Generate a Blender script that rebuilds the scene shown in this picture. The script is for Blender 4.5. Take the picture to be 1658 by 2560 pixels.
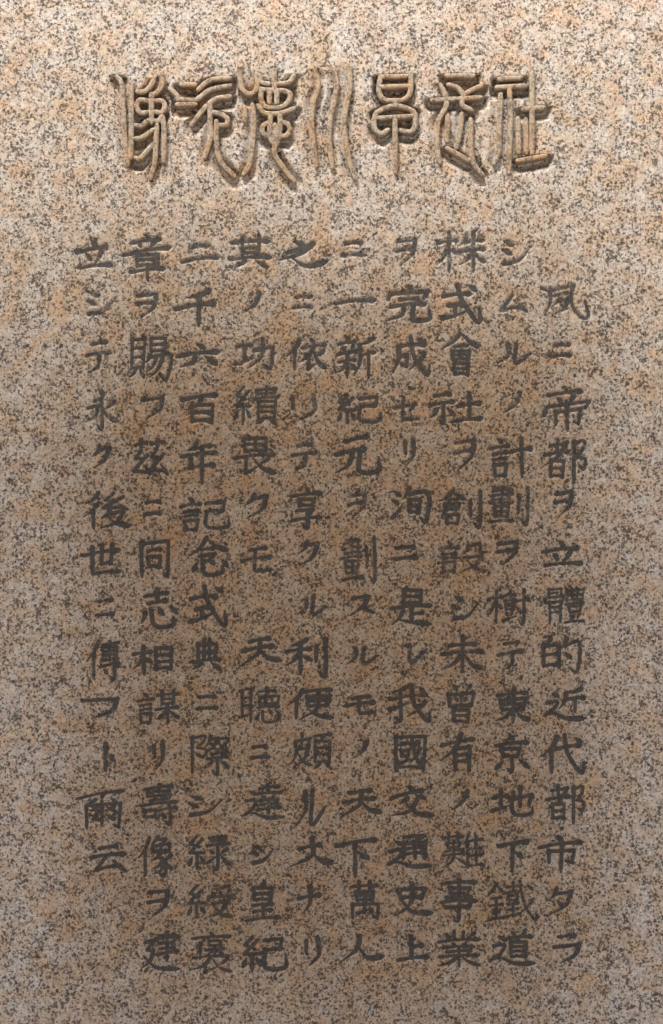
# Granite memorial tablet: raised seal-script heading and an incised, dark-painted inscription.
import bpy, math, random
import numpy as np

# ------------------------------------------------------------------ scene, camera, light
for o in list(bpy.data.objects):
    bpy.data.objects.remove(o, do_unlink=True)
S = bpy.context.scene
COL = S.collection
R = math.radians
PX = 0.0005                      # one photograph pixel on the stone, in metres
CX, CY = 829.0, 1280.0           # centre of the photograph
ZC = 1.06                        # its height above the ground

cam = bpy.data.objects.new('camera', bpy.data.cameras.new('camera'))
COL.objects.link(cam)
cam.location = (0, -2.0, ZC)
cam.rotation_euler = (R(90), 0, 0)
cam.data.sensor_fit = 'VERTICAL'
cam.data.sensor_height = 24.0
cam.data.lens = 24.0 * 2.0 / (2560 * PX)
cam.data.clip_start = 0.05
cam.data.clip_end = 200
S.camera = cam

SUN_EL, SUN_AZ = 62.0, 30.0      # degrees; azimuth measured from straight in front towards the left
w = bpy.data.worlds.new('World')
S.world = w
w.use_nodes = True
nt = w.node_tree
sky = nt.nodes.new('ShaderNodeTexSky')
sky.sky_type = 'NISHITA'
sky.sun_disc = False
sky.sun_elevation = R(SUN_EL)
sky.sun_rotation = R(180 + SUN_AZ)
sky.air_density = 0.5
sky.dust_density = 10.0
sky.ozone_density = 0.3
bg = nt.nodes['Background']
nt.links.new(sky.outputs[0], bg.inputs[0])
bg.inputs[1].default_value = 0.15

sun = bpy.data.objects.new('sun', bpy.data.lights.new('sun', 'SUN'))
COL.objects.link(sun)
sun.data.energy = 1.2
sun.data.angle = R(13)
sun.data.color = (1.0, 0.94, 0.86)
sun.rotation_euler = (R(90 - SUN_EL), 0, -R(SUN_AZ))
sun.location = (-2, -4, 6)

S.view_settings.view_transform = 'Standard'
S.view_settings.look = 'None'
S.view_settings.gamma = 1
S.view_settings.use_curve_mapping = False
S.view_settings.exposure = 1.2
S.cycles.max_bounces = 6

SHADE_GAP, SHADE_H = 0.34, 0.15    # edge of the added shade panel: distance in front of the stone, height above the top of the view
random.seed(4)
rng = np.random.default_rng(4)

# ------------------------------------------------------------------ materials
def new_mat(name):
    m = bpy.data.materials.new(name)
    m.use_nodes = True
    t = m.node_tree
    for n in list(t.nodes):
        t.nodes.remove(n)
    return m, t

class G:
    """tiny helper to wire shader nodes"""
    def __init__(s, t): s.t = t
    def n(s, kind, **kw):
        k = s.t.nodes.new(kind)
        for a, v in kw.items(): setattr(k, a, v)
        return k
    def put(s, sock, v):
        if isinstance(v, bpy.types.NodeSocket): s.t.links.new(v, sock)
        elif v is not None: sock.default_value = v
    def noise(s, vec, scale, detail=2.0, rough=0.5, dist=0.0):
        k = s.n('ShaderNodeTexNoise')
        s.put(k.inputs['Vector'], vec)
        k.inputs['Scale'].default_value = scale
        k.inputs['Detail'].default_value = detail
        k.inputs['Roughness'].default_value = rough
        k.inputs['Distortion'].default_value = dist
        return k
    def voro(s, vec, scale, rnd=1.0, feature='F1'):
        k = s.n('ShaderNodeTexVoronoi', feature=feature)
        s.put(k.inputs['Vector'], vec)
        k.inputs['Scale'].default_value = scale
        k.inputs['Randomness'].default_value = rnd
        return k
    def ramp(s, fac, stops, interp='LINEAR'):
        k = s.n('ShaderNodeValToRGB')
        k.color_ramp.interpolation = interp
        e = k.color_ramp.elements
        while len(e) < len(stops): e.new(0.5)
        for q, (p, c) in zip(e, stops):
            q.position = p
            q.color = (c, c, c, 1) if isinstance(c, (int, float)) else (*c, 1)
        s.put(k.inputs[0], fac)
        return k.outputs[0]
    def mix(s, fac, a, b, mode='MIX'):
        k = s.n('ShaderNodeMix', data_type='RGBA', blend_type=mode)
        s.put(k.inputs[0], fac)
        for sock, v in ((k.inputs[6], a), (k.inputs[7], b)):
            s.put(sock, (*v, 1) if isinstance(v, tuple) else v)
        return k.outputs[2]
    def math(s, op, a, b=None, clamp=False):
        k = s.n('ShaderNodeMath', operation=op, use_clamp=clamp)
        s.put(k.inputs[0], a)
        if b is not None: s.put(k.inputs[1], b)
        return k.outputs[0]
    def vadd(s, a, b, sc):
        k = s.n('ShaderNodeVectorMath', operation='MULTIPLY_ADD')
        s.put(k.inputs[0], b); k.inputs[1].default_value = (sc, sc, sc); s.put(k.inputs[2], a)
        return k.outputs[0]

def granite_colour(g):
    """speckled pink-grey granite: feldspar, quartz, clusters of black mica, rusty patches"""
    co = g.n('ShaderNodeTexCoord').outputs['Object']
    warp = g.noise(co, 260, 2).outputs['Color']
    v = g.vadd(co, warp, 0.0035)
    # pale minerals, patch by patch
    hue = g.noise(co, 26, 3, 0.62, 0.5)
    patch = g.ramp(hue.outputs[0], [(0.30, (0.43, 0.422, 0.395)), (0.43, (0.42, 0.393, 0.345)),
                                    (0.52, (0.41, 0.358, 0.295)), (0.61, (0.42, 0.34, 0.25)), (0.73, (0.43, 0.32, 0.215))])
    hue2 = g.noise(co, 55, 2, 0.6)
    pink = g.ramp(hue2.outputs[0], [(0.48, 0.0), (0.70, 0.5)])
    patch = g.mix(pink, patch, (0.44, 0.325, 0.265))
    grey = g.ramp(g.noise(co, 42, 2, 0.5).outputs[0], [(0.50, 0.0), (0.66, 0.8)])
    patch = g.mix(grey, patch, (0.43, 0.42, 0.40))
    # lightness of each grain
    cells = g.voro(v, 260)
    cr = g.n('ShaderNodeSeparateColor'); g.put(cr.inputs[0], cells.outputs['Color'])
    lum = g.ramp(cr.outputs[0], [(0.0, 0.80), (0.25, 0.94), (0.6, 1.03), (1.0, 1.20)])
    c = g.mix(1.0, patch, lum, 'MULTIPLY')
    fine = g.ramp(g.noise(co, 330, 3, 0.7).outputs[0], [(0.32, 0.70), (0.49, 1.0), (0.70, 1.22)])
    c = g.mix(1.0, c, fine, 'MULTIPLY')
    # black mica: ragged specks of several sizes, gathering in loose clusters
    dens = g.ramp(g.noise(co, 48, 3, 0.65).outputs[0], [(0.30, 0.12), (0.72, 0.92)])
    v2 = g.vadd(co, g.noise(co, 330, 2, 0.6).outputs['Color'], 0.0065)
    for sc, big, amt in ((195, 0.33, 0.86), (300, 0.36, 0.78), (120, 0.20, 0.88)):
        sp = g.voro(v2, sc)
        sc_ = g.n('ShaderNodeSeparateColor'); g.put(sc_.inputs[0], sp.outputs['Color'])
        size = g.math('MULTIPLY', g.math('ADD', sc_.outputs[0], g.math('MULTIPLY', dens, 0.8)), big)
        rel = g.math('ADD', g.math('SUBTRACT', size, sp.outputs['Distance']), 0.0)
        core = g.ramp(rel, [(0.0, 0.0), (0.13, 1.0)])
        tone = g.mix(sc_.outputs[1], (0.018, 0.016, 0.015), (0.085, 0.072, 0.062))
        c = g.mix(g.math('MULTIPLY', core, amt), c, tone)
    k = g.math('ADD', g.noise(g.vadd(co, warp, 0.003), 300, 2, 0.55).outputs[0], g.math('MULTIPLY', dens, 0.22))
    c = g.mix(g.math('MULTIPLY', g.ramp(k, [(0.665, 0.0), (0.73, 1.0)]), 0.80), c, (0.045, 0.040, 0.037))
    # brown stain with a dim reflection painted in, over the lettered field: wandering outline
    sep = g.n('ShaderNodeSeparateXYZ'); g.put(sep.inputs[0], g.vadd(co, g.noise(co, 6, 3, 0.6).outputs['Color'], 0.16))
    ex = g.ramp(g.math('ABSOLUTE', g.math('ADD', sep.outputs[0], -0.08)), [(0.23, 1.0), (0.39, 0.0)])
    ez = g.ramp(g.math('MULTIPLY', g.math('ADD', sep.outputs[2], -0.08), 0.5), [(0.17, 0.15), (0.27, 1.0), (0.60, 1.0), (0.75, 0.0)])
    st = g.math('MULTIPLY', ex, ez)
    return c, st, co, patch

def stone_shader(name, paint=False, carved=False):
    m, t = new_mat(name)
    g = G(t)
    c, st, co, patch = granite_colour(g)
    if carved: c = g.mix(0.36, c, g.mix(1.0, patch, (0.86, 0.86, 0.86), 'MULTIPLY'))   # bruised by the chisel: the dark grains show less
    STAIN_REFLECTION = st
    c = g.mix(STAIN_REFLECTION, c, (0.66, 0.575, 0.475), 'MULTIPLY')
    if carved: c = g.mix(1.0, c, (0.82, 0.745, 0.645), 'MULTIPLY')
    rough = 0.55
    if paint:
        fade = g.n('ShaderNodeAttribute', attribute_type='OBJECT', attribute_name='wear').outputs['Fac']
        worn = g.math('ADD', g.math('MULTIPLY', g.noise(co, 110, 3, 0.65).outputs[0], 1.0),
                      g.math('MULTIPLY', g.noise(co, 380, 2, 0.6).outputs[0], 0.55))
        worn = g.math('ADD', worn, fade)
        rim = g.n('ShaderNodeAttribute', attribute_type='GEOMETRY', attribute_name='rim').outputs['Fac']
        worn = g.math('ADD', worn, g.math('MULTIPLY', rim, 0.16))      # paint flakes first along the edges of the cuts
        worn = g.math('ADD', worn, g.math('MULTIPLY', g.math('ADD', g.noise(co, 9, 2).outputs[0], -0.46), 0.20))
        keep = g.ramp(g.math('MULTIPLY', worn, 0.5), [(0.42, 1.0), (0.58, 0.25)])
        pc = g.mix(1.0, c, g.mix(g.noise(co, 90, 2).outputs[0], (0.16, 0.17, 0.185), (0.25, 0.27, 0.295)), 'MULTIPLY')
        pc = g.mix(0.5, pc, (0.054, 0.056, 0.058))
        c = g.mix(keep, c, pc)
        rough = 0.6
    b = g.n('ShaderNodeBsdfPrincipled')
    g.put(b.inputs['Base Color'], c)
    b.inputs['Roughness'].default_value = rough if not carved else 0.7
    b.inputs['Specular IOR Level'].default_value = 0.22
    bump = g.n('ShaderNodeBump')
    bump.inputs['Strength'].default_value = 0.25
    bump.inputs['Distance'].default_value = 0.0008
    g.put(bump.inputs['Height'], g.noise(co, 320, 3, 0.6).outputs[0])
    g.put(b.inputs['Normal'], bump.outputs[0])
    o = g.n('ShaderNodeOutputMaterial')
    g.put(o.inputs[0], b.outputs[0])
    return m

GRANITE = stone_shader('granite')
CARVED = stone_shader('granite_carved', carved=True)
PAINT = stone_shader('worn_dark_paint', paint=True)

def plain(name, a, b_, scale):
    m, t = new_mat(name)
    g = G(t)
    co = g.n('ShaderNodeTexCoord').outputs['Object']
    p = g.n('ShaderNodeBsdfPrincipled')
    g.put(p.inputs['Base Color'], g.mix(g.noise(co, scale, 4).outputs[0], a, b_))
    p.inputs['Roughness'].default_value = 0.85
    o = g.n('ShaderNodeOutputMaterial')
    g.put(o.inputs[0], p.outputs[0])
    return m
PAVING = plain('paving', (0.36, 0.33, 0.29), (0.48, 0.44, 0.39), 30)
SHADE_BROWN = plain('shade_panel_brown', (0.05, 0.035, 0.025), (0.09, 0.065, 0.045), 12)  # dark brown for the unseen panel added for shade

# ------------------------------------------------------------------ handwriting
# Every character is a set of brush strokes in a 0..100 box: h heng, v shu, p falling left, n falling right,
# d dot, r rising, g hooked sweep, c plain curve, l plain corner; @part:box places a component.
PARTS = {
'口': "v2,4,10,100 l0,8,96,0,86,90 h8,92,88,90",
'日': "v4,0,6,100 l4,5,96,2,92,100 h8,50,90,47 h8,94,90,92",
'目': "v4,0,6,100 l4,4,96,2,92,100 h8,35,90,33 h8,65,90,63 h8,95,90,93",
'田': "v4,4,8,100 l4,8,96,2,90,96 v50,6,50,92 h8,50,90,47 h8,94,90,91",
'木': "h0,28,100,20 v56,0,56,100 p54,28,34,58,0,80 d62,40,94,54",
'土': "h14,38,86,32 v50,0,50,90 h0,96,100,90",
'亻': "p100,0,64,28,0,54 v60,32,60,100",
'彳': "p100,0,62,18,10,30 p100,26,60,48,0,66 v62,50,62,100",
'氵': "d22,0,84,16 d0,32,64,46 r8,100,50,80,100,52",
'言': "d38,0,62,10 h0,26,100,18 h16,42,84,36 h16,56,84,51 @口:18,66,84,100",
'糸': "l55,0,14,24,66,34 l84,12,10,52,96,52 v52,54,52,100 d24,64,4,88 d72,62,98,84",
'亥': "v10,0,10,100 c12,6,80,0,74,20,38,36 c38,36,96,44,84,66,54,60",
'辶': "d16,4,32,16 c4,38,28,34,22,60,0,86 n0,88,22,78,55,96,100,94",
'貝': "v10,0,10,78 l10,4,92,2,88,78 h16,28,84,26 h16,50,84,48 h14,77,86,75 p34,80,22,92,0,100 d62,80,98,100",
'頁': "h0,6,100,0 p56,4,46,12,36,18 @貝:4,18,98,100",
'隹': "p30,0,16,22,0,36 v20,26,20,100 d54,0,66,14 h20,26,96,20 h20,48,88,44 h20,70,88,66 h20,96,100,92 v60,22,60,94",
'耳': "h0,8,100,0 v22,8,22,80 v78,4,78,100 h24,30,76,27 h24,54,76,51 r0,86,50,80,100,66",
'示': "h18,10,84,4 h0,38,100,28 g54,34,54,98,38,90 p28,54,16,70,0,80 d70,52,100,74",
'金': "p50,0,30,16,0,34 n50,0,70,14,100,30 h22,40,80,36 h14,60,86,56 v50,38,50,92 d28,68,38,82 d72,66,62,82 h4,98,96,92",
'己': "l0,10,80,4,76,36 h4,40,76,36 g2,40,4,92,90,94,100,64",
}
GLYPHS = {
'夙': "l0,18,14,24 p17,20,17,58,4,92 l18,24,70,10,64,30 g64,10,64,66,84,100,98,96,92,56 h26,38,54,31 p42,36,34,54,24,66 l32,54,54,50 p54,50,46,74,26,88 d38,62,52,74",
'ニ': "h10,10,90,3 h0,97,100,88",
'帝': "d44,0,54,12 h10,20,86,12 d28,24,38,34 p66,20,60,30,54,36 d6,44,0,64 l8,46,100,34,90,50 v24,54,24,86 l24,58,78,52,74,84,66,80 v50,38,50,100",
'都': "h14,16,50,10 v31,0,31,30 h0,38,60,28 p56,6,34,40,0,62 @日:14,48,48,88 @亥:68,4,100,100",
'ヲ': "l8,12,94,4 p92,4,82,54,24,100 h2,48,84,38",
'立': "d40,0,54,22 h0,44,90,26 d26,50,38,72 p70,38,62,64,50,86 h6,98,100,88",
'體': "v10,2,10,24 l10,4,42,0,40,24 h18,14,34,12 l0,40,2,28,50,22,46,36 v12,38,12,98 l12,42,40,38,38,98 h14,55,36,53 h14,70,36,68 v56,4,56,36 l54,8,98,4,95,34 v68,0,68,34 v82,0,82,34 h56,22,94,19 h56,36,94,33 h52,46,100,42 @口:60,52,92,70 d64,76,70,88 p88,74,84,84,80,90 h50,98,100,93",
'的': "p24,0,18,10,10,20 v4,18,4,82 l4,22,46,16,44,82 h8,48,42,46 h6,80,42,77 p68,0,60,20,48,34 g60,22,100,14,94,96,72,84 d62,44,76,58",
'近': "p88,2,72,12,50,16 p50,16,48,44,34,66 h50,36,98,30 v74,34,74,76 @辶:0,16,100,100",
'代': "@亻:0,4,36,100 h28,38,92,26 g52,0,60,50,92,100,100,70 d76,6,92,18",
'市': "d42,0,54,14 h0,34,100,16 v22,40,24,76 l22,44,80,38,76,72,64,68 v52,20,52,100",
'タ': "p38,0,26,26,4,44 l36,18,92,10 p92,10,72,58,0,100 d40,44,64,64",
'ラ': "h18,8,84,0 l0,42,98,30 p98,30,82,68,28,100",
'シ': "d8,0,40,18 d0,38,30,56 r8,100,60,84,100,26",
'ム': "c46,0,24,50,6,84 h4,92,82,70 d64,44,100,100",
'ル': "p28,6,30,56,0,100 g54,0,54,94,100,44",
'ノ': "p100,0,72,52,0,100",
'計': "@言:0,0,48,98 h48,34,100,26 v76,0,76,100",
'劃': "h6,12,54,6 l14,4,48,2,46,24 h2,26,58,18 v30,0,30,44 h8,36,52,32 h2,46,58,42 @田:10,52,48,84 h0,98,60,92 v72,22,72,70 g94,0,94,98,78,90",
'樹': "@木:0,4,36,100 h40,18,66,14 v53,2,53,34 h40,36,66,32 @口:42,42,64,60 d44,66,48,76 d62,64,58,76 r38,92,52,86,68,80 h68,36,100,30 g87,0,87,98,74,90 d72,52,80,66",
'テ': "h22,10,82,2 h0,46,100,34 p56,42,50,78,12,100",
'東': "h8,20,92,10 v14,34,20,64 l16,36,86,28,80,60 h20,50,80,46 h20,64,80,60 v50,0,50,100 p46,62,30,82,0,94 n54,60,76,82,100,90",
'京': "d44,0,54,14 h4,30,94,20 @口:22,38,74,62 g50,62,50,100,36,92 d28,70,6,92 d70,68,98,90",
'地': "h0,42,38,34 v20,12,20,78 r0,88,20,80,42,68 l42,48,94,28,88,66 v66,0,66,72 g50,22,50,92,92,94,98,70",
'下': "h0,22,100,6 v46,16,46,100 d52,36,78,54",
'鐵': "@金:0,6,36,100 h40,16,66,12 v53,2,53,24 h36,28,70,24 @口:42,34,62,50 h40,58,64,55 h42,72,62,70 h38,90,66,84 v52,56,52,88 g66,0,76,60,98,98,100,76 p94,46,84,64,66,82 d82,10,92,22",
'道': "d44,4,52,14 p76,0,70,10,62,14 h34,24,92,17 p62,20,56,28,52,32 @目:42,32,80,78 @辶:0,16,100,100",
'株': "@木:0,2,44,100 p62,8,56,24,48,34 h56,26,96,20 h46,50,100,44 v76,0,76,100 p72,50,62,68,48,80 n78,50,88,66,100,76",
'式': "h0,34,70,24 g36,2,48,44,84,98,94,94,90,64 d64,2,82,14 h14,60,48,54 v30,58,32,82 r0,94,28,86,56,74",
'會': "p50,0,30,18,0,36 n50,0,72,18,100,34 h32,32,68,29 @田:24,40,78,64 @日:30,70,74,100",
'社': "@示:0,0,48,100 h56,42,98,35 v76,2,76,88 h46,94,100,86",
'創': "p30,0,16,18,0,30 n30,0,44,14,58,24 h22,26,40,24 l12,36,46,33,44,52 h14,44,44,42 h12,54,44,51 p14,36,12,60,4,80 @口:16,66,46,96 v70,26,70,72 g94,0,94,98,78,90",
'設': "@言:0,0,44,98 p62,8,60,26,50,40 g62,12,86,6,86,32,100,30 l52,54,92,46 p92,46,76,78,44,100 n58,58,76,84,100,98",
'未': "h18,28,84,22 h0,52,100,42 v50,0,50,100 p46,50,30,76,0,94 n54,50,74,80,100,88",
'曾': "d22,0,34,14 p82,0,74,10,66,16 v6,24,12,56 l6,26,94,20,86,56 v50,26,50,54 d30,32,38,42 d70,30,62,42 h10,58,88,54 @日:22,66,80,100",
'有': "h4,32,100,14 p60,0,42,42,0,72 v44,38,44,98 l44,42,86,36,84,100 h46,58,80,56 h46,74,80,72",
'難': "h2,14,52,10 v16,2,16,24 v38,0,38,24 @口:12,28,44,44 h6,54,50,50 h0,66,54,62 v28,26,28,66 p28,66,20,84,0,100 d32,72,54,90 @隹:50,0,100,100",
'事': "h4,14,96,8 g50,0,50,100,34,93 @口:22,22,80,38 l14,48,82,44,80,70 h0,60,100,54 h14,74,80,71",
'業': "v38,0,38,20 v60,0,60,20 d16,4,28,18 p86,4,76,14,70,20 h0,30,100,22 d34,32,40,42 d66,30,60,42 h14,46,86,42 h20,58,80,55 h4,72,96,66 v50,44,50,100 p46,70,30,86,2,98 n54,70,74,86,100,96",
'完': "d46,0,58,14 l2,40,6,24,96,16,86,34 h28,42,74,37 h8,62,92,52 p40,58,34,82,0,100 g62,56,62,96,98,94,98,66",
'成': "h12,28,88,20 p14,30,16,60,0,96 l16,54,40,50,38,78,26,74 g46,0,56,50,92,98,100,70 p86,42,72,64,46,86 d68,4,84,16",
'セ': "l0,48,88,28,66,56 c36,0,36,90,56,96,98,92",
'リ': "v10,10,12,56 p88,0,92,60,30,100",
'洵': "@氵:0,10,28,92 p48,0,40,20,30,34 g44,18,98,12,94,98,74,88 @日:46,34,76,76",
'是': "@日:28,0,76,42 h0,56,100,44 v50,50,50,90 h50,72,78,66 p28,60,20,82,0,100 n14,86,50,94,100,98",
'レ': "g14,0,16,98,100,20",
'我': "p46,2,30,12,8,20 h0,40,94,26 g26,16,28,98,12,90 r0,68,24,60,46,48 g54,0,60,50,94,100,100,72 p88,46,72,66,44,88 d74,4,88,16",
'國': "v3,4,5,100 l3,6,96,0,94,100 h8,92,90,89 h18,26,80,20 @口:20,42,46,60 r16,80,34,74,52,66 g54,12,62,50,82,80,86,62 p80,36,68,58,46,78 d66,10,78,18",
'交': "d38,0,54,10 h0,36,76,12 p38,36,30,46,20,54 d60,28,78,38 p60,44,42,80,0,96 n32,48,58,86,100,96",
'通': "l36,6,84,2,62,18 v36,24,34,74 l36,26,86,22,84,74 h38,42,82,38 h38,58,82,55 v60,20,60,74 @辶:0,14,100,100",
'史': "@口:8,16,82,46 p46,0,44,56,2,100 n14,50,46,86,100,92",
'上': "v44,0,44,92 h48,42,78,34 h0,98,100,84",
'一': "h0,64,100,36",
'新': "d22,0,30,10 h4,20,50,14 d14,24,20,34 p42,20,38,30,34,36 h0,44,54,36 h4,62,50,55 v26,40,26,98 p22,64,14,78,4,84 d34,66,48,80 p94,6,78,16,60,20 p60,20,60,60,44,94 h62,46,100,38 v82,42,82,100",
'紀': "@糸:0,0,42,100 @己:50,2,100,98",
'元': "h22,16,74,2 h0,50,70,34 p40,46,30,78,0,100 g56,40,56,94,98,94,98,62",
'ス': "h8,12,76,2 p74,2,56,52,0,100 d48,58,98,88",
'モ': "h24,14,82,4 h0,56,100,38 c46,10,44,88,60,96,96,90",
'天': "h22,24,74,12 h6,52,84,36 p50,16,44,60,0,100 n50,46,68,74,100,82",
'萬': "h10,14,90,10 v34,0,34,24 v66,0,66,24 @田:22,26,80,52 v14,60,14,100 l14,62,92,58,88,98,76,92 v50,50,50,84 r28,86,50,80,66,76 d64,68,74,84",
'人': "p44,0,36,52,0,100 n40,40,62,86,100,82",
'之': "d32,10,54,22 l18,48,72,16 p72,16,46,52,0,76 n28,68,58,96,100,82",
'依': "@亻:0,4,34,100 d58,0,68,14 h38,30,100,18 p68,26,54,56,34,76 v56,52,56,92 r56,96,64,88,78,78 p92,38,84,48,74,56 n66,36,80,74,100,94",
'享': "d46,0,56,12 h0,24,100,14 @口:24,30,76,48 l20,58,72,54,56,68 g54,66,54,100,38,92 h4,84,98,72",
'ク': "p42,0,30,24,0,46 l40,14,98,6 p98,6,70,62,4,100",
'利': "p50,2,34,12,10,18 h0,38,62,28 v34,14,34,100 p32,38,20,60,0,74 d38,46,60,60 v74,20,74,64 g96,0,96,98,76,90",
'便': "@亻:0,6,32,100 h36,12,98,4 v42,24,44,60 l42,28,94,22 v90,22,86,58 h44,42,90,39 h44,60,88,56 p66,10,64,66,28,100 n44,68,64,88,100,98",
'頗': "l12,22,48,14,42,32 p12,22,14,58,0,92 v29,0,29,36 l16,46,44,40 p44,40,34,72,10,96 n18,54,32,78,50,90 @頁:54,0,100,100",
'大': "h22,38,74,24 p52,0,50,60,0,100 n52,44,68,72,100,84",
'ナ': "h0,46,100,34 p54,0,52,60,20,100",
'其': "h4,24,96,14 v30,2,30,66 v70,0,70,66 h30,40,70,36 h30,54,70,51 h0,72,100,62 p38,76,26,88,12,98 d64,74,92,94",
'功': "h2,28,44,20 v24,24,24,72 r0,84,24,76,50,62 g50,38,100,26 g98,28,92,98,72,86 p72,0,70,56,36,98",
'績': "@糸:0,0,38,100 h48,10,96,6 h50,20,94,17 h44,32,100,27 v72,0,72,30 @貝:50,38,96,100",
'畏': "@田:20,0,78,40 h0,58,100,46 v26,56,26,92 r26,98,38,92,54,80 p82,58,72,66,60,72 n44,56,68,84,100,98",
'聽': "@耳:0,2,36,100 h46,12,88,8 v66,0,66,22 v48,26,48,46 l48,28,96,24,92,46 v62,28,62,46 v78,26,78,46 h48,48,92,45 h44,58,98,54 d48,72,42,90 g56,68,60,98,90,96,92,78 d70,62,78,74 d90,66,100,80",
'達': "h38,12,88,6 v60,0,60,26 h28,28,96,22 d46,32,52,40 p78,28,72,36,66,40 h38,48,88,42 h40,60,84,55 h32,74,94,66 v62,42,62,84 @辶:0,16,100,100",
'皇': "p54,0,48,6,40,12 @日:20,12,78,46 h18,60,80,54 h22,76,76,71 v50,56,50,92 h0,98,100,88",
'二': "h24,12,72,2 h0,98,100,72",
'千': "p82,0,62,12,28,22 h0,54,100,34 v58,16,58,100",
'六': "d46,0,64,18 h0,54,100,34 p44,60,38,80,10,100 d66,56,94,90",
'百': "h0,24,100,4 p54,18,48,28,42,36 @日:26,36,88,100",
'年': "p44,0,34,16,14,24 h36,18,84,10 h0,38,100,26 v26,40,26,60 h18,64,96,54 v58,14,58,100",
'記': "@言:0,0,44,100 @己:52,6,100,94",
'念': "p46,0,30,26,0,50 n44,0,68,22,100,36 h30,34,62,30 l28,50,68,44,52,62 d22,66,10,90 g34,62,42,100,84,96,88,78 d54,58,64,72 d84,60,100,78",
'典': "v22,14,24,66 l22,18,82,14,78,66 v42,0,42,66 v60,0,60,66 h24,42,76,40 h0,74,100,64 p36,74,24,88,6,100 d64,74,96,96",
'際': "v6,4,6,100 c8,8,36,2,32,16,18,30 c18,32,42,40,32,58,18,52 p52,4,46,20,36,32 l50,10,70,8 p70,8,60,30,38,46 d50,18,58,26 l74,8,98,6 p98,6,86,26,72,36 n70,14,82,34,100,46 h54,50,86,46 h44,62,98,56 g70,58,70,100,58,94 p56,70,50,80,40,88 d84,68,98,84",
'綠': "@糸:0,0,40,100 l52,10,90,4,84,26 h54,18,84,15 h44,32,100,26 g70,28,70,98,58,90 d50,44,60,54 r46,82,56,74,66,64 p92,42,84,50,76,56 n74,56,86,78,100,88",
'綬': "@糸:0,0,38,100 p92,2,74,8,52,12 d52,18,58,28 d70,14,74,26 p94,14,88,22,84,28 l44,46,46,36,98,32,92,44 h54,56,86,50 p86,50,72,82,44,98 n54,58,74,86,100,96",
'褒': "d46,0,56,8 h4,16,96,10 p32,16,26,28,14,36 v24,28,24,58 @口:42,20,74,34 h36,44,82,39 v58,36,58,60 p56,42,48,52,38,58 d62,44,80,56 h8,66,94,60 p48,62,34,82,0,94 v36,76,36,98 r36,100,48,94,62,86 p86,68,76,76,64,80 n52,66,70,88,100,98",
'章': "d46,0,56,8 h18,18,80,10 d32,18,38,26 p66,16,60,24,56,28 h0,44,100,28 @日:26,42,76,68 h12,82,88,74 v50,66,50,100",
'賜': "@貝:0,2,36,94 @日:48,0,88,34 p50,40,44,52,36,60 g48,46,100,40,92,98,74,88 p64,48,54,70,40,82 p80,46,68,76,48,94",
'フ': "l0,12,98,4 p98,4,82,60,24,100",
'茲': "h6,14,42,8 v26,0,26,22 h54,12,92,6 v74,0,74,20 l26,28,8,48,34,52 l44,40,2,82,44,86 d36,70,52,92 l72,26,56,46,82,50 l90,38,52,80,90,82 d84,68,100,92",
'同': "v3,6,4,100 l3,8,97,0,94,100,82,94 h26,30,72,25 @口:26,44,72,74",
'志': "h10,18,78,10 v46,0,46,34 h20,38,72,32 p12,62,8,78,0,92 g26,54,38,98,86,98,92,76 d48,48,60,66 d82,44,100,66",
'相': "@木:0,0,46,100 @目:54,4,98,86",
'謀': "@言:0,8,40,100 h46,16,100,10 v58,0,58,40 v86,0,86,40 h58,27,86,24 h58,41,86,38 h44,58,100,50 v72,40,72,100 p70,56,60,76,44,88 n74,56,86,74,100,84",
'壽': "h10,12,90,5 v50,0,50,20 h18,21,82,17 l20,30,84,26,76,38 h24,41,76,37 h0,54,100,46 @口:8,64,42,84 h46,66,98,60 g78,52,78,100,62,92 d54,74,66,86",
'像': "@亻:0,4,32,100 p58,0,52,10,42,20 l58,8,82,6,66,22 v44,24,46,42 l44,26,94,20,88,40 h46,42,86,38 v66,22,66,38 p66,42,54,54,38,62 g58,50,80,70,74,98,58,92 p70,62,58,76,40,82 p76,74,62,88,42,96 p94,48,86,56,78,62 n76,58,86,76,100,86",
'建': "l44,8,86,4,82,28 h34,18,98,12 h44,30,84,27 h46,43,86,38 h38,58,92,50 v64,0,64,76 l8,28,30,22,14,46 l14,46,30,46 p30,46,22,74,0,96 n4,62,38,92,100,96",
'永': "d44,0,56,10 l30,26,50,20 g50,20,50,100,36,92 l6,46,38,38 p38,38,28,66,0,84 p88,26,74,40,56,48 n50,40,68,66,100,82",
'後': "@彳:0,4,32,100 l66,2,48,22,72,26 l86,16,42,44,82,44 d74,34,92,50 p58,48,50,62,38,74 l54,60,86,54 p86,54,70,84,36,100 n50,66,70,88,100,98",
'世': "h0,40,98,20 v24,12,26,92 v50,4,50,62 v78,0,76,60 h50,64,76,60 h26,94,100,86",
'傳': "@亻:0,2,36,100 h46,10,96,5 @田:48,16,92,40 v70,0,70,50 h44,54,96,46 d84,46,94,54 h40,70,100,60 g84,54,84,100,68,92 d52,74,62,86",
'ト': "v48,0,50,100 d56,34,98,60",
'爾': "h0,24,100,4 p38,26,30,32,20,38 p54,14,52,24,48,32 d70,22,84,34 v18,42,18,100 l18,44,92,36,88,98,78,92 v52,32,52,94 p42,44,36,50,28,56 n28,44,36,50,46,58 p78,42,70,50,60,56 n60,42,70,50,80,56 p42,66,36,72,28,78 n28,66,36,72,46,80 p78,64,70,72,60,78 n60,64,70,72,80,78",
'云': "h26,16,76,6 h0,48,100,36 c46,42,34,64,16,90 h14,96,78,78 d62,60,96,98",
}
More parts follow.
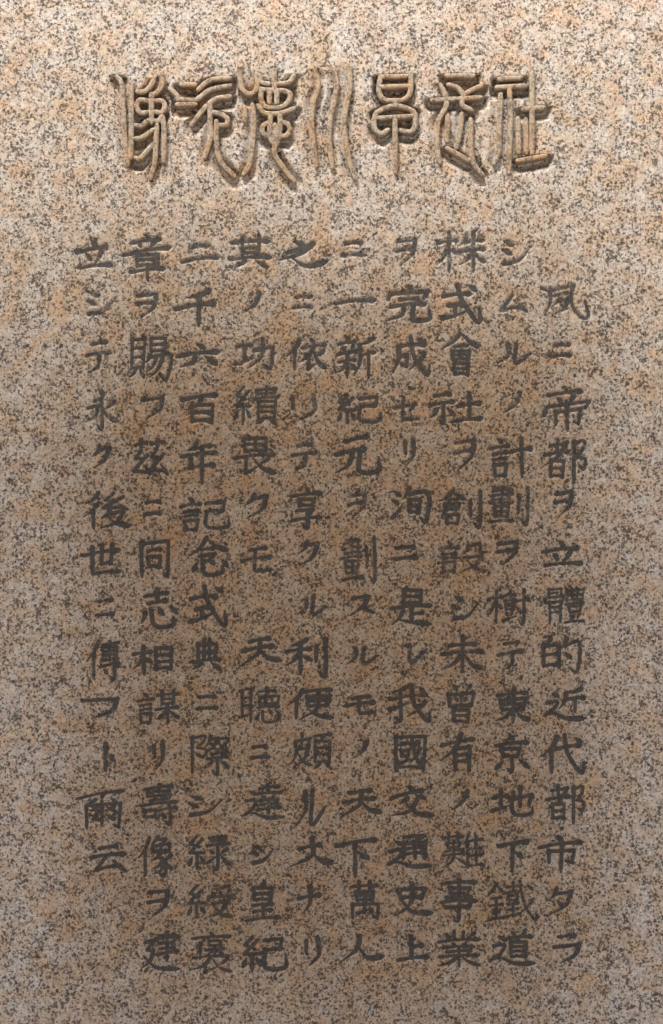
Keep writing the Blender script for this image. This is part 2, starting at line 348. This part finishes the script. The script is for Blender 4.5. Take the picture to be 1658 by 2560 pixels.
PLACES = """
夙 1352 700 1477 798;ニ 1378 856 1433 897;帝 1357 963 1479 1080;都 1357 1095 1469 1210;ヲ 1383 1223 1438 1295;立 1352 1349 1461 1420;體 1360 1468 1464 1561
的 1352 1592 1453 1686;近 1360 1715 1469 1803;代 1352 1835 1466 1936;都 1363 1959 1466 2063;市 1344 2086 1461 2185;タ 1363 2218 1438 2296;ラ 1381 2335 1453 2413
シ 1251 599 1331 663;ム 1248 734 1321 783;ル 1243 856 1331 913;ノ 1254 979 1305 1036;計 1222 1093 1334 1197;劃 1222 1215 1329 1311;ヲ 1238 1348 1300 1416
樹 1217 1471 1326 1561;テ 1243 1600 1313 1680;東 1235 1718 1331 1811;京 1230 1833 1329 1933;地 1228 1962 1339 2042;下 1243 2095 1326 2183;鐵 1217 2201 1344 2305
道 1225 2322 1344 2416;株 1090 576 1217 683;式 1103 708 1212 806;會 1103 830 1201 941;社 1071 979 1209 1062;ヲ 1131 1093 1196 1176;創 1095 1225 1212 1319
設 1095 1352 1219 1435;シ 1126 1488 1199 1553;未 1100 1587 1214 1684;曾 1113 1710 1193 1810;有 1097 1831 1191 1932;ノ 1129 1975 1173 2029;難 1103 2079 1214 2172
事 1097 2194 1199 2301;業 1092 2327 1204 2421;ヲ 986 591 1045 667;完 965 709 1079 806;成 978 837 1079 941;セ 983 989 1051 1054;リ 1007 1093 1040 1168
洵 975 1217 1077 1306;ニ 981 1364 1048 1403;是 975 1471 1084 1565;レ 1014 1609 1071 1662;我 970 1710 1079 1806;國 984 1836 1069 1931;交 975 1963 1090 2047
通 968 2085 1084 2173;史 983 2204 1087 2294;上 991 2338 1077 2407;ニ 851 602 916 644;一 833 741 944 767;新 840 837 942 949;紀 840 984 957 1062
元 835 1086 953 1188;ヲ 866 1228 921 1298;劃 853 1343 944 1455;ス 871 1487 939 1542;ル 864 1614 949 1665;モ 860 1736 943 1789;ノ 882 1851 922 1899
天 847 1962 961 2049;下 835 2090 949 2198;萬 866 2201 957 2301;人 848 2336 965 2409;之 692 593 822 671;ニ 731 736 786 775;依 713 843 820 928
リ 721 986 796 1056;テ 726 1106 794 1181;享 724 1213 809 1324;ク 744 1351 799 1418;ル 739 1488 822 1543;利 713 1593 822 1691;便 716 1718 838 1800
頗 722 1833 833 1925;ル 737 1970 820 2071;大 718 2090 838 2173;ナ 742 2211 805 2288;リ 757 2342 804 2420;其 570 586 682 676;ノ 604 728 653 787
功 585 843 687 926;績 583 963 700 1063;畏 583 1091 695 1188;ク 609 1233 672 1300;モ 599 1364 685 1434;天 596 1582 707 1669;聽 595 1716 705 1809
ニ 624 1862 676 1901;達 607 1959 713 2051;シ 625 2109 687 2163;皇 611 2203 705 2308;紀 602 2338 720 2431;二 449 606 552 661;千 434 721 544 820
六 438 855 552 922;百 450 979 549 1060;年 449 1099 547 1214;記 448 1242 575 1331;念 469 1341 573 1440;式 471 1461 575 1567;典 473 1596 559 1680
ニ 488 1737 549 1778;際 473 1836 576 1937;シ 466 1986 558 2041;綠 467 2085 580 2176;綬 466 2211 586 2299;褒 473 2328 584 2435;章 305 583 430 705
ヲ 337 728 399 797;賜 323 841 430 952;フ 351 988 411 1049;茲 328 1096 421 1197;ニ 358 1249 409 1292;同 347 1347 427 1446;志 349 1470 446 1570
相 330 1612 438 1689;謀 340 1724 452 1812;リ 378 1854 413 1929;壽 349 1958 448 2063;像 343 2087 435 2193;ヲ 363 2220 427 2297;建 351 2328 455 2430
立 188 594 284 676;シ 213 726 293 789;テ 212 849 280 937;永 209 975 300 1074;ク 227 1112 279 1175;後 206 1226 329 1324;世 203 1355 305 1444
ニ 237 1495 289 1545;傳 213 1599 303 1700;フ 202 1742 300 1801;ト 240 1856 290 1932;爾 191 1971 315 2074;云 223 2106 319 2183
"""
KANA = 'ニヲタラシムルノテセリレスモクナフト'

# raised heading: stroke centre lines (photograph pixels come from ox, oy, scale)
HEAD = [
('像', 280, 170, .2077, "60,110 120,200 140,500 165,900 195,1180;235,200 238,600 232,1080;605,90 605,210 545,300 470,330;305,290 400,285 470,220 510,150;480,320 478,660;440,400 345,390 300,460 345,540 440,535;520,400 600,400 640,460 600,540 520,530;285,690 360,700 440,640 560,640 600,590;285,855 365,840 510,745;285,1085 350,1085 500,920;545,690 530,950 518,1150 465,1330;610,590 630,760 630,1130"),
('次', 280, 170, .2077, "830,205 1010,205;700,250 780,330 790,385;790,385 1010,385 1180,270 1430,215;1040,265 1190,150 1430,125;780,445 1010,440;1170,430 1270,370 1430,345;1140,460 1050,570 960,690;1185,440 1185,700 1195,820 1120,1080;1200,530 1340,570 1395,630 1370,690 1260,690;1260,650 1262,900 1310,1130 1480,1310"),
('德', 560, 170, .1557, "460,600 482,900 465,1200 415,1550 320,1710;330,640 345,870;250,100 300,350 430,420 530,330 530,90;810,40 815,380;560,120 600,235 740,265;870,265 1050,235 1130,130;600,340 600,500 660,620 800,645 950,620 1050,520 1060,420 960,370 820,365 700,355 600,345;730,380 735,570;850,380 850,570;550,610 640,720 800,740 950,720 1130,655;750,750 745,900 735,1090 800,1230;900,750 905,900 890,1080 850,1230;825,920 825,1190;740,870 640,930 620,1020 680,1100 740,1080;910,870 1020,900 1060,1000 1000,1090 910,1095;830,1200 815,1380 900,1530 1040,1720 1130,1830"),
('川', 740, 160, .2077, "230,90 270,260 210,480 190,700 210,950 250,1240;450,50 490,250 470,420 420,640 400,900 440,1250;640,50 650,280 600,560 580,750 610,1000 650,1200 720,1390"),
('早', 740, 160, .2077, "1010,160 1340,150;1015,160 1000,340 1060,430 1180,445 1300,430 1375,340 1385,110;1010,280 1360,268;1180,440 1195,500;970,590 1050,545 1190,505 1330,535 1420,590 1440,690 1415,790 1350,820 1250,800;965,590 940,700 955,790 1030,840 1110,795;990,655 1410,632;1190,640 1195,900 1195,1150 1200,1310"),
('長', 1040, 160, .2336, "320,130 620,130;345,225 440,255 510,335;700,240 590,285 510,335;170,392 700,362;262,230 310,330 330,420 300,500 235,640 228,900 255,1060;510,335 495,440 600,500;490,540 470,720 430,900;340,560 330,830;585,600 592,960 640,1110 715,1195;330,905 430,960 570,1040"),
('社', 1040, 160, .2336, "885,165 1130,150;860,255 1185,235;1000,260 1010,600 990,1165;905,330 890,700 880,950 835,1070;1090,590 1100,960;1172,600 1180,960;1242,100 1240,970;1140,488 1375,468;1080,1040 1390,985"),
]

# ------------------------------------------------------------------ stroke geometry
def spline(p, step=2.0):
    """points along a Catmull-Rom curve, about step pixels apart"""
    p = np.asarray(p, float)
    if len(p) > 2:
        q = np.vstack([2 * p[0] - p[1], p, 2 * p[-1] - p[-2]])
        out = []
        for i in range(1, len(q) - 2):
            n = max(2, int(np.hypot(*(q[i + 1] - q[i])) / step))
            t = np.linspace(0, 1, n, endpoint=False)[:, None]
            a, b, c, d = q[i - 1], q[i], q[i + 1], q[i + 2]
            out.append(0.5 * (2 * b + (c - a) * t + (2 * a - 5 * b + 4 * c - d) * t ** 2 + (3 * b - a - 3 * c + d) * t ** 3))
        return np.vstack(out + [p[-1:]])
    return straight(p, step)

def straight(p, step=2.0):
    p = np.asarray(p, float)
    out = []
    for i in range(len(p) - 1):
        n = max(2, int(np.hypot(*(p[i + 1] - p[i])) / step))
        t = np.linspace(0, 1, n, endpoint=False)[:, None]
        out.append(p[i] + (p[i + 1] - p[i]) * t)
    return np.vstack(out + [p[-1:]])

PROFILE = {   # half-width along the stroke, as a share of the brush
'h': ([0, .08, .35, .78, .92, 1], [.46, .54, .38, .50, .80, .26]),
'v': ([0, .10, .30, .85, 1], [.60, .70, .50, .54, .30]),
'p': ([0, .12, .5, 1], [.62, .70, .48, .08]),
'n': ([0, .3, .75, .88, 1], [.14, .38, .78, .74, .14]),
'd': ([0, .65, 1], [.18, .74, .40]),
'r': ([0, .2, 1], [.60, .56, .16]),
'g': ([0, .1, .6, .86, 1], [.60, .58, .54, .58, .18]),
'c': ([0, .5, 1], [.52, .48, .50]),
'l': ([0, .1, .5, 1], [.50, .52, .50, .48]),
}

def expand(code, box=(0, 0, 100, 100)):
    x0, y0, x1, y1 = box
    res = []
    for tok in code.split():
        if tok[0] == '@':
            nm, b = tok[1:].split(':')
            b = [float(v) for v in b.split(',')]
            nb = (x0 + (x1 - x0) * b[0] / 100, y0 + (y1 - y0) * b[1] / 100, x0 + (x1 - x0) * b[2] / 100, y0 + (y1 - y0) * b[3] / 100)
            res += expand(PARTS[nm], nb)
        else:
            v = np.array([float(q) for q in tok[1:].split(',')]).reshape(-1, 2)
            v[:, 0] = x0 + (x1 - x0) * v[:, 0] / 100
            v[:, 1] = y0 + (y1 - y0) * v[:, 1] / 100
            res.append((tok[0], v))
    return res

def stroke_samples(kind, pts, brush):
    if kind == 'h':      # brush-written horizontals bow a little
        a, b = pts[0], pts[-1]
        pts = np.vstack([a, (a + b) / 2 + np.array([0, -0.03 * abs(b[0] - a[0])]), b])
    c = straight(pts) if kind == 'l' else spline(pts)
    seg = np.r_[0, np.cumsum(np.hypot(*np.diff(c, axis=0).T))]
    t = seg / max(seg[-1], 1e-6)
    ts, ws = PROFILE[kind]
    return c, np.interp(t, ts, ws) * brush

def field(samples, x0, y0, nx, ny, step, reach):
    """signed distance (pixels, negative inside) to the union of round brush dabs, on a grid"""
    f = np.full((ny, nx), 90.0)
    for c, r in samples:
        for (px, py), rad in zip(c, r):
            i0 = max(0, int((px - reach - x0) / step)); i1 = min(nx, int((px + reach - x0) / step) + 2)
            j0 = max(0, int((py - reach - y0) / step)); j1 = min(ny, int((py + reach - y0) / step) + 2)
            if i0 >= i1 or j0 >= j1: continue
            gx = x0 + step * np.arange(i0, i1) - px
            gy = y0 + step * np.arange(j0, j1) - py
            d = np.sqrt(gx[None, :] ** 2 + gy[:, None] ** 2) - rad
            np.minimum(f[j0:j1, i0:i1], d, out=f[j0:j1, i0:i1])
    return f

def to_world(x, y, z=0.0):
    """photo pixel + height out of the stone (mm) -> local coordinates of the monument"""
    return ((x - CX) * PX, -z * 0.001, ZC - (y - CY) * PX)

def clip_cells(f, x0, y0, step, level):
    """faces of the region f < level with clean interpolated outlines"""
    verts, faces, index = [], [], {}
    inside = f < level
    def vid(key, x, y):
        if key not in index:
            index[key] = len(verts); verts.append((x, y))
        return index[key]
    ny, nx = f.shape
    anyin = inside[:-1, :-1] | inside[1:, :-1] | inside[:-1, 1:] | inside[1:, 1:]
    for j, i in zip(*np.nonzero(anyin)):
        ring = [(j, i), (j + 1, i), (j + 1, i + 1), (j, i + 1)]
        poly = []
        for a, b in zip(ring, ring[1:] + ring[:1]):
            fa, fb = f[a], f[b]
            if fa < level:
                poly.append(vid(a, x0 + a[1] * step, y0 + a[0] * step))
            if (fa < level) != (fb < level):
                k = (a, b) if a < b else (b, a)
                t = (level - f[k[0]]) / (f[k[1]] - f[k[0]])
                poly.append(vid(k, x0 + (k[0][1] + (k[1][1] - k[0][1]) * t) * step, y0 + (k[0][0] + (k[1][0] - k[0][0]) * t) * step))
        if len(poly) > 2: faces.append(poly)
    return verts, faces

def mesh_obj(name, verts, faces, mat, parent, smooth=False):
    me = bpy.data.meshes.new(name)
    me.from_pydata(verts, [], faces)
    me.materials.append(mat)
    if smooth:
        me.polygons.foreach_set('use_smooth', np.ones(len(me.polygons), bool))
    me.update()
    o = bpy.data.objects.new(name, me)
    COL.objects.link(o)
    o.parent = parent
    return o

monument = bpy.data.objects.new('stone_monument', None)
COL.objects.link(monument)
monument['label'] = 'speckled pink granite memorial stone with a raised heading and ten columns of dark painted inscription'
monument['category'] = 'monument'

# ------------------------------------------------------------------ lay out the writing
inscription = []       # (char, samples, box)
for ent in PLACES.replace('\n', ';').split(';'):
    if not ent.strip(): continue
    ch, *b = ent.split()
    b = [float(v) for v in b]
    st = expand(GLYPHS[ch])
    n = len(st)
    W, H = b[2] - b[0], b[3] - b[1]
    brush = float(np.clip(10.0 - 0.24 * n, 5.6, 9.4))
    if ch in KANA: brush *= 0.9
    m = brush * 0.5
    bx = (b[0] + m, b[1] + m, b[2] - m, b[3] - m)
    if H < 30: bx = (b[0] + m, b[1] + 2, b[2] - m, b[3] - 2)
    ang = random.uniform(-1.6, 1.6) * math.pi / 180        # no two written characters sit quite alike
    mid = np.array([(bx[0] + bx[2]) / 2, (bx[1] + bx[3]) / 2])
    rot = np.array([[math.cos(ang), math.sin(ang)], [-math.sin(ang), math.cos(ang)]])
    sam = []
    for k, p in expand(GLYPHS[ch], bx):
        p = (p - mid) @ rot + mid + rng.normal(0, 0.5, p.shape) + rng.normal(0, 0.4, (1, 2))
        sam.append(stroke_samples(k, p, brush * random.uniform(.90, 1.12)))
    inscription.append((ch, sam, b))

heading = []
for ch, ox, oy, sc, code in HEAD:
    sam = []
    for s in code.split(';'):
        p = np.array([[float(v) for v in q.split(',')] for q in s.split()])
        p = p * sc + np.array([ox, oy])
        c = spline(p)
        t = np.linspace(0, 1, len(c))
        tg = np.gradient(c, axis=0)
        up = np.abs(tg[:, 1]) / np.maximum(np.hypot(tg[:, 0], tg[:, 1]), 1e-6)
        sam.append((c, np.interp(t, [0, .06, .94, 1], [.85, 1, 1, .8]) * (5.9 + 1.1 * up ** 2)))
    heading.append((ch, sam))

# ------------------------------------------------------------------ the slab: one carved front face, sides and back
STEP = 2.0
GX0, GX1, GY0, GY1 = 140.0, 1520.0, 120.0, 2480.0
nx, ny = int((GX1 - GX0) / STEP) + 1, int((GY1 - GY0) / STEP) + 1
depth = np.zeros((ny, nx))
jt = int((545 - GY0) / STEP)
# ground around the heading is cut away, deepest under the crossing strokes, sloping gently back to the face
def carve(samples, x0, y0, nx, ny, step, run):
    f = np.zeros((ny, nx))
    for c, r in samples:
        tan = np.gradient(c, axis=0)
        flat = np.abs(tan[:, 0]) / np.maximum(np.hypot(tan[:, 0], tan[:, 1]), 1e-6)
        seg = np.r_[0, np.cumsum(np.hypot(*np.diff(c, axis=0).T))]
        taper = np.clip(np.minimum(seg, seg[-1] - seg) / 26.0, 0.12, 1)        # upright strokes run out into the face
        taper = np.maximum(taper, np.clip(flat * 1.2, 0, 1))
        for (px, py), rad, fl, tp in zip(c, r, flat, taper):
            i0 = max(0, int((px - run - rad - x0) / step)); i1 = min(nx, int((px + run + rad - x0) / step) + 2)
            j0 = max(0, int((py - run - rad - y0) / step)); j1 = min(ny, int((py + run + rad - y0) / step) + 2)
            gx = (x0 + step * np.arange(i0, i1) - px)[None, :]
            gy = (y0 + step * np.arange(j0, j1) - py)[:, None]
            # wedge cut: long slope below a stroke, short at its sides, almost none above it
            ax = np.sign(gx) * np.clip(np.abs(gx) - rad * 0.7, 0, None) * 1.7
            ay = np.where(gy > 0, np.clip(gy - rad * 0.7, 0, None), np.clip(gy + rad * 0.7, None, 0) * 14.0)
            d = np.sqrt(ax ** 2 + ay ** 2)
            k = np.clip(1 - np.clip(d - 5, 0, None) / (run - 5), 0, 1)
            np.maximum(f[j0:j1, i0:i1], (2.4 + 10.5 * fl ** 1.2) * tp * k * k * (3 - 2 * k), out=f[j0:j1, i0:i1])
    return f
cut = carve([s for _, sam in heading for s in sam], GX0, GY0, nx, jt, STEP, 34.0)
bump = rng.normal(0, 1, cut.shape)
ker = np.array([1, 2, 1]) / 4.0
for _ in range(3):
    bump = np.apply_along_axis(lambda r: np.convolve(r, ker, 'same'), 0, bump)
    bump = np.apply_along_axis(lambda r: np.convolve(r, ker, 'same'), 1, bump)
cut = cut + 0.5 * bump * np.clip(cut / 2.0, 0, 1)
depth[:jt] = np.maximum(depth[:jt], np.clip(cut, 0, None))
GROOVE = 1.2
js = int((560 - GY0) / STEP)
fi = field([s for _, sam, _ in inscription for s in sam], GX0, GY0 + js * STEP, nx, ny - js, STEP, 16)
depth[js:] = np.maximum(depth[js:], GROOVE * np.clip(1 - np.clip(fi - 1.2, 0, None) / 2.6, 0, 1))

SX0, SX1, SY0, SY1 = -330.0, 1988.0, -430.0, 1280 + ZC / PX     # whole stone in photo pixels: foot on the ground
THICK = 230.0
xs = np.r_[SX0, np.linspace(SX0, GX0, 8)[1:-1], GX0 + STEP * np.arange(nx), np.linspace(GX1, SX1, 8)[1:-1], SX1]
ys = np.r_[SY0, np.linspace(SY0, GY0, 8)[1:-1], GY0 + STEP * np.arange(ny), np.linspace(GY1, SY1, 10)[1:-1], SY1]
Dp = np.zeros((len(ys), len(xs)))
Dp[7:7 + ny, 7:7 + nx] = depth
NX, NY = len(xs), len(ys)
gx, gy = np.meshgrid(xs, ys)
V = np.empty((NX * NY, 3))
V[:, 0] = ((gx - CX) * PX).ravel()
V[:, 1] = (Dp * 0.001).ravel()
V[:, 2] = (ZC - (gy - CY) * PX).ravel()
ii = (np.arange(NY - 1)[:, None] * NX + np.arange(NX - 1)[None, :]).ravel()
F = np.stack([ii, ii + NX, ii + NX + 1, ii + 1], 1)
# rim, going round the front border, to bevelled edge, side and back
top = np.arange(NX); rgt = np.arange(1, NY) * NX + NX - 1
bot = (NY - 1) * NX + np.arange(NX - 2, -1, -1); lft = np.arange(NY - 2, 0, -1) * NX
ring = np.r_[top, rgt, bot, lft]
P = V[ring]
cen = np.array([(SX0 + SX1) / 2 - CX, 0, CY - (SY0 + SY1) / 2]) * PX
out = np.sign(P - np.array([0, 0, 0]) - np.array([cen[0], 0, cen[2] + ZC]))
edge = P.copy()
onx = (np.abs(P[:, 0] - V[0, 0]) < 1e-6) * -1.0 + (np.abs(P[:, 0] - V[NX - 1, 0]) < 1e-6) * 1.0
onz = (np.abs(P[:, 2] - V[0, 2]) < 1e-6) * 1.0
e1 = P.copy(); e1[:, 0] += onx * 0.006; e1[:, 2] += onz * 0.006; e1[:, 1] = 0.006
e2 = e1.copy(); e2[:, 1] = THICK * 0.001
n0 = len(V); m_ = len(ring)
V = np.vstack([V, e1, e2])
nxt = np.roll(np.arange(m_), -1)
F1 = np.stack([ring, ring[nxt], n0 + nxt, n0 + np.arange(m_)], 1)
F2 = np.stack([n0 + np.arange(m_), n0 + nxt, n0 + m_ + nxt, n0 + m_ + np.arange(m_)], 1)
F = np.vstack([F, F1, F2])
me = bpy.data.meshes.new('stone_slab')
me.vertices.add(len(V)); me.vertices.foreach_set('co', V.ravel())
L = np.r_[F.ravel(), n0 + m_ + np.arange(m_)]
me.loops.add(len(L)); me.loops.foreach_set('vertex_index', L.astype(np.int32))
starts = np.r_[np.arange(len(F)) * 4, len(F) * 4].astype(np.int32)
me.polygons.add(len(F) + 1)
me.polygons.foreach_set('loop_start', starts)
me.update(calc_edges=True)
me.validate()
me.materials.append(GRANITE)
slab = bpy.data.objects.new('stone_slab', me)
COL.objects.link(slab)
slab.parent = monument

# ------------------------------------------------------------------ raised heading characters
for ch, sam in heading:
    allp = np.vstack([c for c, _ in sam])
    x0, y0 = np.floor(allp.min(0)) - 12
    x1, y1 = np.ceil(allp.max(0)) + 12
    st = 1.5
    f = field(sam, x0, y0, int((x1 - x0) / st) + 2, int((y1 - y0) / st) + 2, st, 14)
    vs, fs = clip_cells(f, x0, y0, st, -0.3)
    def top_at(x, y):
        i, j = (x - x0) / st, (y - y0) / st
        i0, j0 = min(int(i), f.shape[1] - 2), min(int(j), f.shape[0] - 2)
        a, b = i - i0, j - j0
        d = -(f[j0, i0] * (1 - a) * (1 - b) + f[j0, i0 + 1] * a * (1 - b) + f[j0 + 1, i0] * (1 - a) * b + f[j0 + 1, i0 + 1] * a * b)
        s = min(1.0, max(0.0, d / 4.5))
        return 2.0 + 1.8 * math.sqrt(1 - (1 - s) ** 2)
    pts = [to_world(x, y, top_at(x, y)) for x, y in vs]
    # walls down into the cut ground
    cnt = {}
    for p in fs:
        for a, b in zip(p, p[1:] + p[:1]):
            cnt[(a, b)] = cnt.get((a, b), 0) + 1
    nv = len(pts)
    low = {}
    walls = []
    for (a, b) in list(cnt):
        if (b, a) in cnt: continue
        for k in (a, b):
            if k not in low:
                low[k] = len(pts)
                x, y = vs[k]
                pts.append(to_world(x, y, -17))
        walls.append((b, a, low[a], low[b]))
    mesh_obj('raised_character', pts, fs + walls, CARVED, monument)

# ------------------------------------------------------------------ painted inscription, sunk in its grooves
for ch, sam, b in inscription:
    allp = np.vstack([c for c, _ in sam])
    x0, y0 = np.floor(allp.min(0)) - 9
    x1, y1 = np.ceil(allp.max(0)) + 9
    st = 1.5
    f = field(sam, x0, y0, int((x1 - x0) / st) + 2, int((y1 - y0) / st) + 2, st, 10)
    vs, fs = clip_cells(f, x0, y0, st, 0.9)
    o = mesh_obj('engraved_kana' if ch in KANA else 'engraved_kanji', [to_world(x, y, -GROOVE + 0.4) for x, y in vs], fs, PAINT, monument)
    yc = (b[1] + b[3]) / 2                      # the upper lines have weathered more than the lower ones
    wear = random.uniform(-0.10, 0.05) - 0.02 - 0.10 * (yc - 600) / 1800
    if ch in KANA: wear += 0.05
    if ch in '創設劃爾綬際': wear += 0.08
    if ch in '天人利便國有京地式元世同相謀': wear -= 0.12
    o['wear'] = wear
    at = o.data.attributes.new('rim', 'FLOAT', 'POINT')
    rim = []
    for x, y in vs:
        i, j = (x - x0) / st, (y - y0) / st
        i0, j0 = min(int(i), f.shape[1] - 2), min(int(j), f.shape[0] - 2)
        u, v = i - i0, j - j0
        d = f[j0, i0] * (1 - u) * (1 - v) + f[j0, i0 + 1] * u * (1 - v) + f[j0 + 1, i0] * (1 - u) * v + f[j0 + 1, i0 + 1] * u * v
        rim.append(min(1.0, max(0.0, (d + 2.6) / 3.5)))
    at.data.foreach_set('value', rim)

# ------------------------------------------------------------------ ground and an unseen panel added to shade the stone
def box_obj(name, lo, hi, mat):
    v = [(x, y, z) for z in (lo[2], hi[2]) for y in (lo[1], hi[1]) for x in (lo[0], hi[0])]
    fc = [(0, 2, 3, 1), (4, 5, 7, 6), (0, 1, 5, 4), (2, 6, 7, 3), (0, 4, 6, 2), (1, 3, 7, 5)]
    o = mesh_obj(name, v, fc, mat, None)
    o['kind'] = 'structure'
    return o
box_obj('ground', (-12, -12, -0.3), (12, 12, 0.0), PAVING)
ztop = ZC + 0.64 + SHADE_H
shade_panel = box_obj('shade_panel', (-4.0, -1.7, ztop), (4.0, 0.0, ztop + 0.12), SHADE_BROWN)
shade_panel.location.y = -SHADE_GAP
shade_panel.rotation_euler.z = R(-3)
